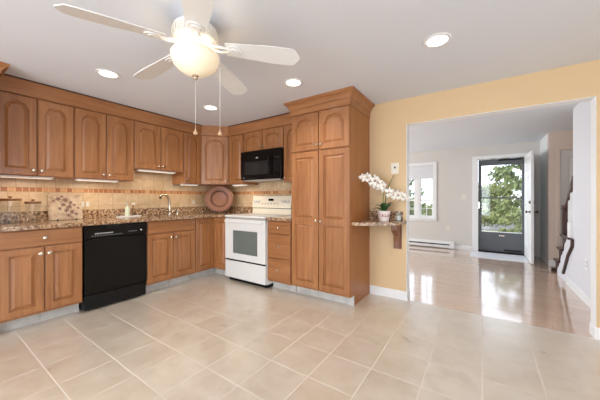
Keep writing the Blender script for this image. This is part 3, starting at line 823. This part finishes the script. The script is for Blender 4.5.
# copper platter in the corner
t = thing('copper_platter', 'large round copper platter standing in the counter corner', 'platter', (-3.50, 2.825, CZ), math.radians(45))
ax = Vector((0, -1, .2)).normalized(); Rp = .222
ctr = Vector((0, .02, Rp*math.sqrt(1-.2**2/1.04)+.014))
bm = bmesh.new()
lathe(bm, [(0, 0), (.12, 0), (.128, .008), (.138, .016), (.20, .022), (.216, .025), (Rp, .020), (Rp, .014), (.2, .012), (.135, .004), (.12, -.008), (0, -.008)], ctr, ax, 48)
pl = obj('platter', bm, 'copper', t, smooth=True)
lat('embossed_ring', [(.117, .0005), (.122, .014), (.136, .02), (.142, .0165)], 'copperdk', pl, ctr, ax, 40, closed=True)
lat('embossed_ring', [(.196, .0222), (.198, .026), (.206, .027), (.209, .0243)], 'copperdk', pl, ctr, ax, 48, closed=True)
lat('embossed_centre', [(.03, .0005), (.025, .004), (.012, .005), (0, .005)], 'copper', pl, ctr, ax, 32)
bm = bmesh.new()
for s in (-.07, .07):
    box(bm, s-.006, s+.006, -.07, .11, 0, .008); box(bm, s-.006, s+.006, -.07, -.062, .008, .03)
    tube(bm, [(s, .10, .006), (s, .105, .15)], .005, 8)
obj('plate_stand', bm, 'bronze', t)

# ------------------------------------------------------------------ wall plates
def plate(name, label, cat, c, nrm, w_, h_, kind, m='plastic'):
    """nrm: 'x' faces +x, 'y' faces -y, 'X' faces -x"""
    rz = {'x': L90, 'y': 0, 'X': -L90}[nrm]
    t = thing(name, label, cat, c, rz)
    bx('cover_plate', -w_/2, w_/2, -.006, -.0005, -h_/2, h_/2, m, t, .002)
    if kind == 'outlet':
        for s in (-1, 1): bx('socket', -.016, .016, -.0085, -.0055, s*.02-.012, s*.02+.012, 'white', t, .003)
    elif kind == 'double':
        for sx_ in (-.024, .024): bx('rocker', sx_-.015, sx_+.015, -.0085, -.0055, -.03, .03, 'white', t, .002)
    elif kind == 'switch': bx('rocker', -.015, .015, -.0085, -.0055, -.03, .03, 'white', t, .002)
    elif kind == 'button': lat('button', [(.012, 0), (.01, .004), (0, .004)], 'bronze', t, (0, -.0055, .01), (0, -1, 0), 14)
    return t
plate('outlet', 'ivory double outlet plate on tan backsplash right of the stone board', 'outlet', (WL+.008, 1.18, 1.085), 'x', .115, .115, 'double', 'tanplastic')
plate('light_switch', 'ivory switch plate on tan backsplash right of the faucet', 'switch', (WL+.008, 2.62, 1.09), 'x', .075, .12, 'switch', 'tanplastic')
plate('wall_plate', 'ivory wall plate with dark centre on yellow wall above the orchid', 'wall plate', (-.832, WB, 1.50), 'y', .085, .125, 'button')
plate('light_switch', 'double switch plate on greige wall left of the front door', 'switch', (-.335, YLV, 1.185), 'y', .095, .115, 'double')
plate('outlet', 'small outlet low on greige wall between heater and front door', 'outlet', (-.645, YLV, .465), 'y', .075, .115, 'outlet')
plate('outlet', 'white outlet low on the pale grey stairwell wall', 'outlet', (XS, 4.19, .43), 'X', .08, .125, 'outlet', 'whitepaint')

# ------------------------------------------------------------------ granite ledge
t = thing('granite_ledge', 'small granite ledge with angled front beside the pantry', 'ledge', (0, 0, .868))
bm = bmesh.new(); prism(bm, [(PX1+.002, 2.62), (-1.06, 2.615), (-.735, 2.885), (-.70, 2.93), (-.70, WB-.002), (PX1+.002, WB-.002)], 0, .034); obj('slab', bm, 'granite', t, .004)
bx('granite_upstand', PX1+.002, -.742, WB-.022, WB-.002, .0345, .135, 'granite', t, .002)
# corbel
bm = bmesh.new()
prof = [(0, .60), (-.04, .60), (-.045, .66), (-.06, .72), (-.10, .755), (-.145, .775), (-.165, .80), (-.17, .84), (-.17, .866), (0, .866)]
prism(bm, [(y_, z_) for y_, z_ in prof], -.032, .032)
for v in bm.verts: v.co = Vector((v.co.z, v.co.x, v.co.y))
t2 = thing('corbel', 'carved wooden corbel under the right end of the granite ledge', 'bracket', (-.80, WB-.001, 0))
obj('bracket', bm, 'corbelwood', t2, .004)
bx('back_plate', -.045, .045, -.012, 0, .575, .867, 'corbelwood', t2, .003)
# orchid
OX, OY = -.905, 2.995
t = thing('potted_orchid', 'white flowering orchid in a patterned pot on the granite ledge', 'plant', (OX, OY, .9025))
lat('pot', [(0, 0), (.05, 0), (.053, .006), (.05, .012), (.058, .035), (.066, .07), (.067, .095), (.071, .1), (.071, .112), (.063, .112), (.058, .09), (0, .088)], 'pot', t)
lat('potting_bark', [(.053, .09), (.05, .098), (0, .10)], 'soil', t)
def P(r, f, z): return camR*r+camF*f+Vector((0, 0, z-.9025))
def leaf_bm(bm, base, tip, wid, droop):
    base, tip = Vector(base), Vector(tip); d = tip-base; side = d.cross(Vector((0, 0, 1))).normalized(); n = 8; rows = []
    for i in range(n+1):
        s = i/n; c = base+d*s+Vector((0, 0, droop*sin(PI*s))); ww = wid*sin(PI*min(1, .12+s*.88))**.7
        up = Vector((0, 0, abs(ww)*.35))
        rows.append([bm.verts.new(c-side*ww+up), bm.verts.new(c-Vector((0, 0, .002))), bm.verts.new(c+side*ww+up), bm.verts.new(c+Vector((0, 0, .001)))])
    for a, b in zip(rows, rows[1:]):
        for j in range(4): bm.faces.new([a[j], a[(j+1)%4], b[(j+1)%4], b[j]])
    bm.faces.new(rows[0][::-1]); bm.faces.new(rows[-1])
for base, tip, wd, dr_ in ((P(-.01, 0, 1.0), P(-.135, -.03, 1.035), .026, .025), (P(.01, 0, 1.0), P(.10, .0, 1.105), .036, .03), (P(0, -.01, 1.0), P(-.05, -.10, 1.09), .034, .02),
                      (P(.01, -.01, 1.0), P(.065, -.08, 1.08), .034, .03), (P(0, .01, 1.0), P(.03, .09, 1.10), .03, .03), (P(0, 0, 1.0), P(-.085, .03, 1.075), .026, .03)):
    bm = bmesh.new(); leaf_bm(bm, base, tip, wd, dr_); obj('leaf', bm, 'leaf', t, smooth=True)
stems = [[P(-.005, 0, .99), P(-.01, .0, 1.15), P(.0, 0, 1.27), P(-.06, -.02, 1.36), P(-.16, -.05, 1.40), P(-.255, -.06, 1.39)],
         [P(.005, 0, .99), P(.02, 0, 1.14), P(.03, 0, 1.215), P(.09, 0, 1.23), P(.17, 0, 1.20), P(.26, 0, 1.14)],
         [P(.0, .01, .99), P(.02, .02, 1.13), P(.05, .03, 1.26), P(.095, .04, 1.36), P(.125, .045, 1.415)]]
for pt in stems: tb('stem', smooth_path(pt, 5), .0042, 'stem', t, 8)
def flower(c, s, k):
    face = (-camF*.8+camR*random.uniform(-.5, .5)+Vector((0, 0, random.uniform(-.25, .25)))).normalized()
    u = face.orthogonal().normalized(); v = face.cross(u); rot = random.uniform(0, 6)
    zup = (Vector((0, 0, 1))-face*face.z).normalized(); sd = face.cross(zup)
    bm = bmesh.new()
    for a, ln, wd in ((90, 1, .62), (210, 1, .55), (330, 1, .55), (10, 1.05, .95), (170, 1.05, .95)):
        a = math.radians(a)+.1*sin(rot); dirv = sd*cos(a)+zup*sin(a); sdv = face.cross(dirv)
        base = c; ring = []
        top = []; bot = []
        for i in range(7):
            q = i/6; ww = wd*.5*s*sin(PI*(.1+.86*q))**.75
            ctrp = c+dirv*ln*s*q+face*(.22*s*sin(PI*q*.8)-.12*s*q)
            top.append([bm.verts.new(ctrp-sdv*ww), bm.verts.new(ctrp+face*.1*s), bm.verts.new(ctrp+sdv*ww), bm.verts.new(ctrp-face*.03*s)])
        for r0, r1 in zip(top, top[1:]):
            for j in range(4): bm.faces.new([r0[j], r0[(j+1)%4], r1[(j+1)%4], r1[j]])
        bm.faces.new(top[0][::-1]); bm.faces.new(top[-1])
    f = obj('flower', bm, 'petal', t, smooth=True)
    lat('lip', [(0, 0), (.2*s, .1*s), (.16*s, .3*s), (0, .36*s)], 'petalc', f, c+face*.02*s-zup*.1*s, face, 10)
fl = [(-.255, -.06, 1.385, .038), (-.225, -.06, 1.355, .04), (-.20, -.05, 1.40, .038), (-.165, -.05, 1.36, .042), (-.14, -.05, 1.315, .042), (-.115, -.04, 1.375, .038),
      (-.10, -.04, 1.29, .042), (-.07, -.03, 1.34, .04), (-.055, -.03, 1.265, .042), (-.02, -.03, 1.30, .04), (-.005, -.02, 1.24, .038),
      (.05, -.03, 1.235, .04), (.055, -.02, 1.18, .04), (.095, -.02, 1.21, .042), (.12, -.02, 1.16, .04), (.15, -.01, 1.205, .04), (.175, 0, 1.155, .04), (.205, 0, 1.19, .038), (.235, 0, 1.145, .036), (.26, 0, 1.165, .033)]
for k, (r_, f_, z_, s_) in enumerate(fl): flower(P(r_, f_, z_), s_*1.12, k)
# small glass
t = thing('glass_tumbler', 'small clear glass tumbler at the right end of the granite ledge', 'glass', (-.77, 3.09, .9025))
lat('tumbler', [(0, 0), (.026, 0), (.032, .1), (.029, .1), (.024, .008), (0, .008)], 'jar', t)
lat('candle', [(0, .009), (.022, .009), (.024, .05), (0, .05)], 'whitepaint', t)

# ------------------------------------------------------------------ far room
# window_1 : pair of white sashes
t = struct(thing('window_1', 'white window with raised shade in the greige far wall', 'window', ((WINX0+WINX1)/2, YLV, 0)))
ww, wx = WINX1-WINX0, (WINX1-WINX0)/2
bm = bmesh.new()
cs = .075
box(bm, -wx-cs, -wx, -.02, 0, WINZ0-cs, WINZ1+cs); box(bm, wx, wx+cs, -.02, 0, WINZ0-cs, WINZ1+cs); box(bm, -wx, wx, -.02, 0, WINZ1, WINZ1+cs); box(bm, -wx, wx, -.02, 0, WINZ0-cs, WINZ0)
obj('window_casing', bm, 'whitepaint', t, .003)
bx('window_sill', -wx-cs-.01, wx+cs+.01, -.045, -.0205, WINZ0-.03, WINZ0-.005, 'whitepaint', t, .003)
bm = bmesh.new()
box(bm, -.05, .05, .03, .09, WINZ0, WINZ1)
for s in (-1, 1):
    a, b = (-wx, -.05) if s < 0 else (.05, wx)
    f_ = .03
    box(bm, a, a+f_, .04, .08, WINZ0, WINZ1); box(bm, b-f_, b, .04, .08, WINZ0, WINZ1); box(bm, a+f_, b-f_, .04, .08, WINZ0, WINZ0+.045); box(bm, a+f_, b-f_, .04, .08, WINZ1-.04, WINZ1)
    box(bm, a+f_, b-f_, .05, .075, 1.09, 1.125)
obj('sash', bm, 'whitepaint', t)
bm = bmesh.new()
for s in (-1, 1):
    a, b = (-wx+.03, -.08) if s < 0 else (.08, wx-.03)
    m_ = (a+b)/2; box(bm, m_-.008, m_+.008, .055, .072, WINZ0+.045, WINZ1-.04); box(bm, a, b, .056, .071, 1.385, 1.40); box(bm, a, b, .056, .071, .905, .92)
obj('muntins', bm, 'whitepaint', t)
bx('pane', -wx+.01, wx-.01, .062, .066, WINZ0+.01, WINZ1-.01, 'glass', t)
bm = bmesh.new()
for i in range(7): box(bm, -wx+.01, wx-.01, .002+.004*(i % 2), .014+.004*(i % 2), 1.62+i*.045, 1.664+i*.045)
obj('roman_shade', bm, 'fabric', t)
# storm door (door_1)
t = struct(thing('door_1', 'dark grey storm door with glass and kick panel in the far wall', 'door', (DX0, YLV, 0)))
W = DX1-DX0
bm = bmesh.new(); cs = .095
box(bm, -cs-.012, -.012+.012, -.022, 0, 0, DZ+.07); box(bm, W, W+cs*.5, -.022, 0, 0, DZ+.07); box(bm, 0, W, -.022, 0, DZ, DZ+.07)
obj('door_casing', bm, 'whitepaint', t, .003)
bm = bmesh.new(); gx0, gx1, gz0, gz1 = .062, W-.062, .445, 1.86
box(bm, .006, gx0, .03, .075, .03, DZ-.012); box(bm, gx1, W-.006, .03, .075, .03, DZ-.012); box(bm, gx0, gx1, .03, .075, gz1, DZ-.012); box(bm, gx0, gx1, .038, .07, 1.15, 1.178)
obj('frame', bm, 'grey', t, .003)
bx('kick_panel', gx0, gx1, .034, .07, .03, gz0-.012, 'grey', t)
bm = bmesh.new(); box(bm, gx0, gx1, .03, .072, gz0-.012, gz0); obj('glass_bead', bm, 'whitepaint', t)
bx('pane', gx0+.001, gx1-.001, .05, .054, gz0+.001, gz1-.001, 'glass', t)
bx('threshold', 0, W, -.02, .11, 0, .028, 'blackmatte', t)
bx('mail_slot', .37, .46, .028, .0335, .355, .375, 'nickel', t, .002)
bx('handle', -.0, .03, -.012, .029, .93, 1.08, 'nickel', t, .004)
bx('door_closer', .35, W-.07, .0, .029, DZ-.055, DZ-.03, 'blackmatte', t, .004)
bx('bottom_closer', .45, W-.08, .005, .033, .06, .085, 'blackmatte', t, .004)
# open front door (door_2)
t = struct(thing('door_2', 'white panelled front door standing open into the room', 'door', (.742, YLV-.03, 0), -PI/2))
DL = .875
pans = []
for x0, x1 in ((.11, .40), (.475, .765)):
    for z0, z1 in ((.24, .86), (1.0, 1.55), (1.66, 1.86)): pans.append((x0, x1, z0, z1, 0))
bm = door_bm(0, DL, .012, DZ-.01, pans, .04); obj('door_leaf', bm, 'whitepaint', t)
lat('deadbolt', [(.03, 0), (.028, .012), (.012, .014), (.012, .024), (0, .024)], 'bronze', t, (DL-.07, -.04, 1.085), (0, -1, 0), 16)
lat('deadbolt_edge', [(.03, 0), (.028, .012), (0, .013)], 'bronze', t, (DL-.07, 0, 1.085), (0, 1, 0), 16)
lat('door_knob', [(.03, 0), (.026, .008), (.01, .012), (.01, .04), (.026, .05), (.026, .062), (0, .068)], 'bronze', t, (DL-.07, -.04, .915), (0, -1, 0), 18)
lat('door_knob', [(.03, 0), (.026, .008), (.01, .012), (.01, .04), (.026, .05), (.026, .062), (0, .068)], 'bronze', t, (DL-.07, 0, .915), (0, 1, 0), 18)
# closet door (door_3)
t = struct(thing('door_3', 'beige closet door beyond the stairs', 'door', (1.09, 6.2, 0)))
bm = bmesh.new(); box(bm, -.05, 0, -.015, 0, 0, 2.02); box(bm, .71, .76, -.015, 0, 0, 2.02); box(bm, 0, .71, -.015, 0, 1.97, 2.02); obj('door_casing', bm, 'pink', t, .003)
bm = door_bm(.003, .707, .012, 1.967, [(.1, .32, .24, .9, 0), (.39, .61, .24, .9, 0), (.1, .32, 1.05, 1.84, 0), (.39, .61, 1.05, 1.84, 0)], .035)
bm.transform(Matrix.Translation((0, .05, 0))); obj('door_leaf', bm, 'greige', t)
# entry mat
tag(bx('doormat', -.20, .70, 6.25, 6.93, .0005, .008, 'mat', None, .003), 'white rectangular mat lying before the grey storm door', 'mat')
# baseboard heater
t = thing('baseboard_heater', 'white electric baseboard heater under the far window', 'heater', (-1.3, YLV, 0))
bm = bmesh.new()
prism(bm, [(-.001, .02), (-.05, .02), (-.055, .075), (-.055, .078), (-.02, .078), (-.02, .105), (-.055, .105), (-.06, .115), (-.045, .16), (-.001, .165)], -1.2, .69)
for v in bm.verts: v.co = Vector((v.co.z, v.co.x, v.co.y))
obj('housing', bm, 'whitepaint', t)
bx('heating_slot', -1.2, .69, -.05, -.0205, .0785, .1045, 'blackmatte', t)
bx('end_cap', .6905, .78, -.062, -.001, .012, .168, 'whitepaint', t, .003)
# staircase
t = thing('staircase', 'dark wooden stair treads with white skirt and handrail beyond the pale grey wall', 'staircase', (XS, 5.85, 0))
rise, run, SW = .21, .205, .99
nst = 9
Y0 = -.035
for k in range(1, nst+1):
    yn = Y0-run*k; op = k <= 3
    bm = bmesh.new(); box(bm, 0 if op else .1, SW, yn-run, yn+.03, rise*k-.03+.02, rise*k+.02)
    if op: box(bm, -.035, 0, yn-(run if k < 3 else .42), yn+.03, rise*k-.01, rise*k+.02)
    obj('tread', bm, 'wooddark', t, .004)
    bx('riser', .002 if op else .1, SW, yn-.015, yn, rise*(k-1)+.0205, rise*k-.0105, 'wooddark', t)
    if op:
        bm = bmesh.new(); prism(bm, [(yn+.0, rise*k-.011), (yn-.17, rise*k-.011), (yn-.12, rise*k-.07), (yn-.05, rise*k-.11), (yn-.01, rise*k-.2)], -.012, -.001)
        for v in bm.verts: v.co = Vector((v.co.z, v.co.x, v.co.y))
        obj('tread_bracket', bm, 'wooddark', t)
bx('starting_step', -.03, SW, Y0-.06, Y0+.03, 0, .045, 'wooddark', t, .004)
# white skirt under the open treads, white panel below the handrail
poly = [(Y0-run-.016, 0.0)]
for k in range(1, 4):
    yn = Y0-run*k-.016
    poly += [(yn, rise*k-.012), (yn-run if k < 3 else -1.118, rise*k-.012)]
poly.append((-1.118, 0))
bm = bmesh.new(); prism(bm, poly, 0, .05)
for v in bm.verts: v.co = Vector((v.co.z, v.co.x, v.co.y))
obj('skirt_panel', bm, 'greyblue', t)
bm = bmesh.new(); prism(bm, [(-.73, rise*3+.0205), (-.73, 1.06), (-1.118, 1.40), (-1.118, rise*3+.0205)], .03, .06)
for v in bm.verts: v.co = Vector((v.co.z, v.co.x, v.co.y))
obj('rail_panel', bm, 'whitepaint', t)
tb('stringer_trim', [(-.012, -.70, .11), (-.012, -.95, .40), (-.012, -1.15, .55), (-.012, -1.16, .64)], .02, 'wooddark', t, 8)
bm = bmesh.new(); box(bm, -.025, .03, -.715, -.655, rise*3+.0205, 1.0); lathe(bm, [(.034, 1.0), (.04, 1.01), (.03, 1.03), (.036, 1.05), (0, 1.07)], (.003, -.685, 0)); obj('newel_post', bm, 'wooddark', t, .004)
tb('handrail', [(.02, -.70, 1.0), (.02, -.76, 1.08), (.02, -1.115, 1.44)], .026, 'wooddark', t)
for yb in (-.83, -.93): bx('baluster', .012, .029, yb-.012, yb+.012, rise*3+.0205, 1.06+(-.73-yb)*.87, 'whitepaint', t)
bx('half_post', -.03, .02, -1.117, -1.0, rise*3+.0205, rise*3+.21, 'whitepaint', t, .006)

# ------------------------------------------------------------------ outside
sx('ground', 'lawn outside the front door', 'ground', -40, 40, YLV+.13, 60, -.5, -.3, 'grass')
sx('ground_porch', 'pale concrete step outside the front door', 'ground', -1.2, 1.8, YLV+.13, 8.4, -.299, -.03, 'drive')
sx('ground_drive', 'pale driveway across the lawn', 'ground', -30, 30, 15, 18.5, -.299, -.28, 'drive')
def tree(name, label, x, y, h, r, mtl, n, z0=.25, cat='tree', trunk=True, grp=None, seed=0, size=.16):
    rnd = random.Random(seed)
    t = thing(name, label, cat, (x, y, -.3), 0, grp)
    if trunk:
        bm = bmesh.new(); tube(bm, [(0, 0, 0), (.05, 0, h*.4), (0, .05, h*.85)], [.045*r+.06, .03*r+.04, .02], 8)
        for i in range(12):
            a = rnd.uniform(0, 6.28); zz = h*(z0+.05+(.9-z0)*rnd.random()*.8); L = r*rnd.uniform(.6, .95)*(1.15-zz/h)
            tube(bm, [(0, 0, zz), (cos(a)*L*.5, sin(a)*L*.5, zz+.08*h*.5), (cos(a)*L, sin(a)*L, zz+.05*h)], [.03, .02, .008], 5)
        obj('trunk', bm, 'bark', t)
    bm = bmesh.new()
    cl = [(rnd.uniform(0, 6.28), rnd.random()**.5, rnd.random()) for _ in range(max(14, n//60))]
    for i in range(n):
        a, q, zz = rnd.choice(cl)
        rr = r*q*(1.05-zz*.75)
        c = Vector((cos(a)*rr, sin(a)*rr, h*(z0+(1-z0)*zz)))+Vector((rnd.gauss(0, .2), rnd.gauss(0, .2), rnd.gauss(0, .13)))*r*.55
        if c.z < .05: c.z = .05+rnd.random()*.1
        d = Vector((rnd.gauss(0, 1), rnd.gauss(0, 1), rnd.gauss(0, .6))).normalized(); e = d.orthogonal().normalized(); f = d.cross(e); s = size*rnd.uniform(.5, 1)
        v = [bm.verts.new(c+e*s), bm.verts.new(c+f*s*.5), bm.verts.new(c-e*s), bm.verts.new(c-f*s*.5)]
        bm.faces.new(v)
    obj('foliage', bm, mtl, t, recalc=False)
tree('garden_tree', 'loose green tree on the right seen through the storm door glass', 1.25, 13.0, 3.9, 1.2, 'fol1', 2300, .12, seed=1, size=.13)
tree('garden_tree', 'bare-branched tree at left of the storm door view', -.9, 14.5, 6, 2.0, 'fol1', 500, .3, seed=2, size=.12)
tree('garden_tree', 'light green tree further back beyond the driveway', .4, 22, 2.2, 2.6, 'fol2', 2200, .02, seed=3, size=.2)
tree('garden_tree', 'green tree outside seen through the far window', -4.2, 16, 3.0, 2.0, 'fol1', 2200, .08, seed=4, size=.18)
tree('bush', 'low bush below the far window view', -3.4, 12.5, 1.2, 1.3, 'fol2', 900, 0, 'bush', False, seed=6, size=.14)
tree('garden_tree', 'distant tree at the back right of the garden', 7.5, 28, 4.2, 3, 'fol1', 2600, .05, seed=8, size=.25)
tree('garden_tree', 'distant tree at the back left of the garden', -7.5, 25, 4.0, 3, 'fol2', 2400, .05, seed=9, size=.25)

for x, y, h, r, sd, lb in ((0.0, 9.3, 1.1, .35, 11, 'olive shrub low at the left of the storm door view'), (.7, 10.2, 1.15, .42, 12, 'olive shrub low in the middle of the storm door view'),
                      (1.9, 9.9, 1.2, .35, 13, 'olive shrub low at the right of the storm door view'), (-1.7, 12.0, 1.3, .6, 14, 'olive shrub outside between the window and the door')):
    tree('shrub', lb, x, y, h, r, 'fol2', 900, .02, 'shrub', False, 'shrubs on the lawn', seed=sd, size=.09)
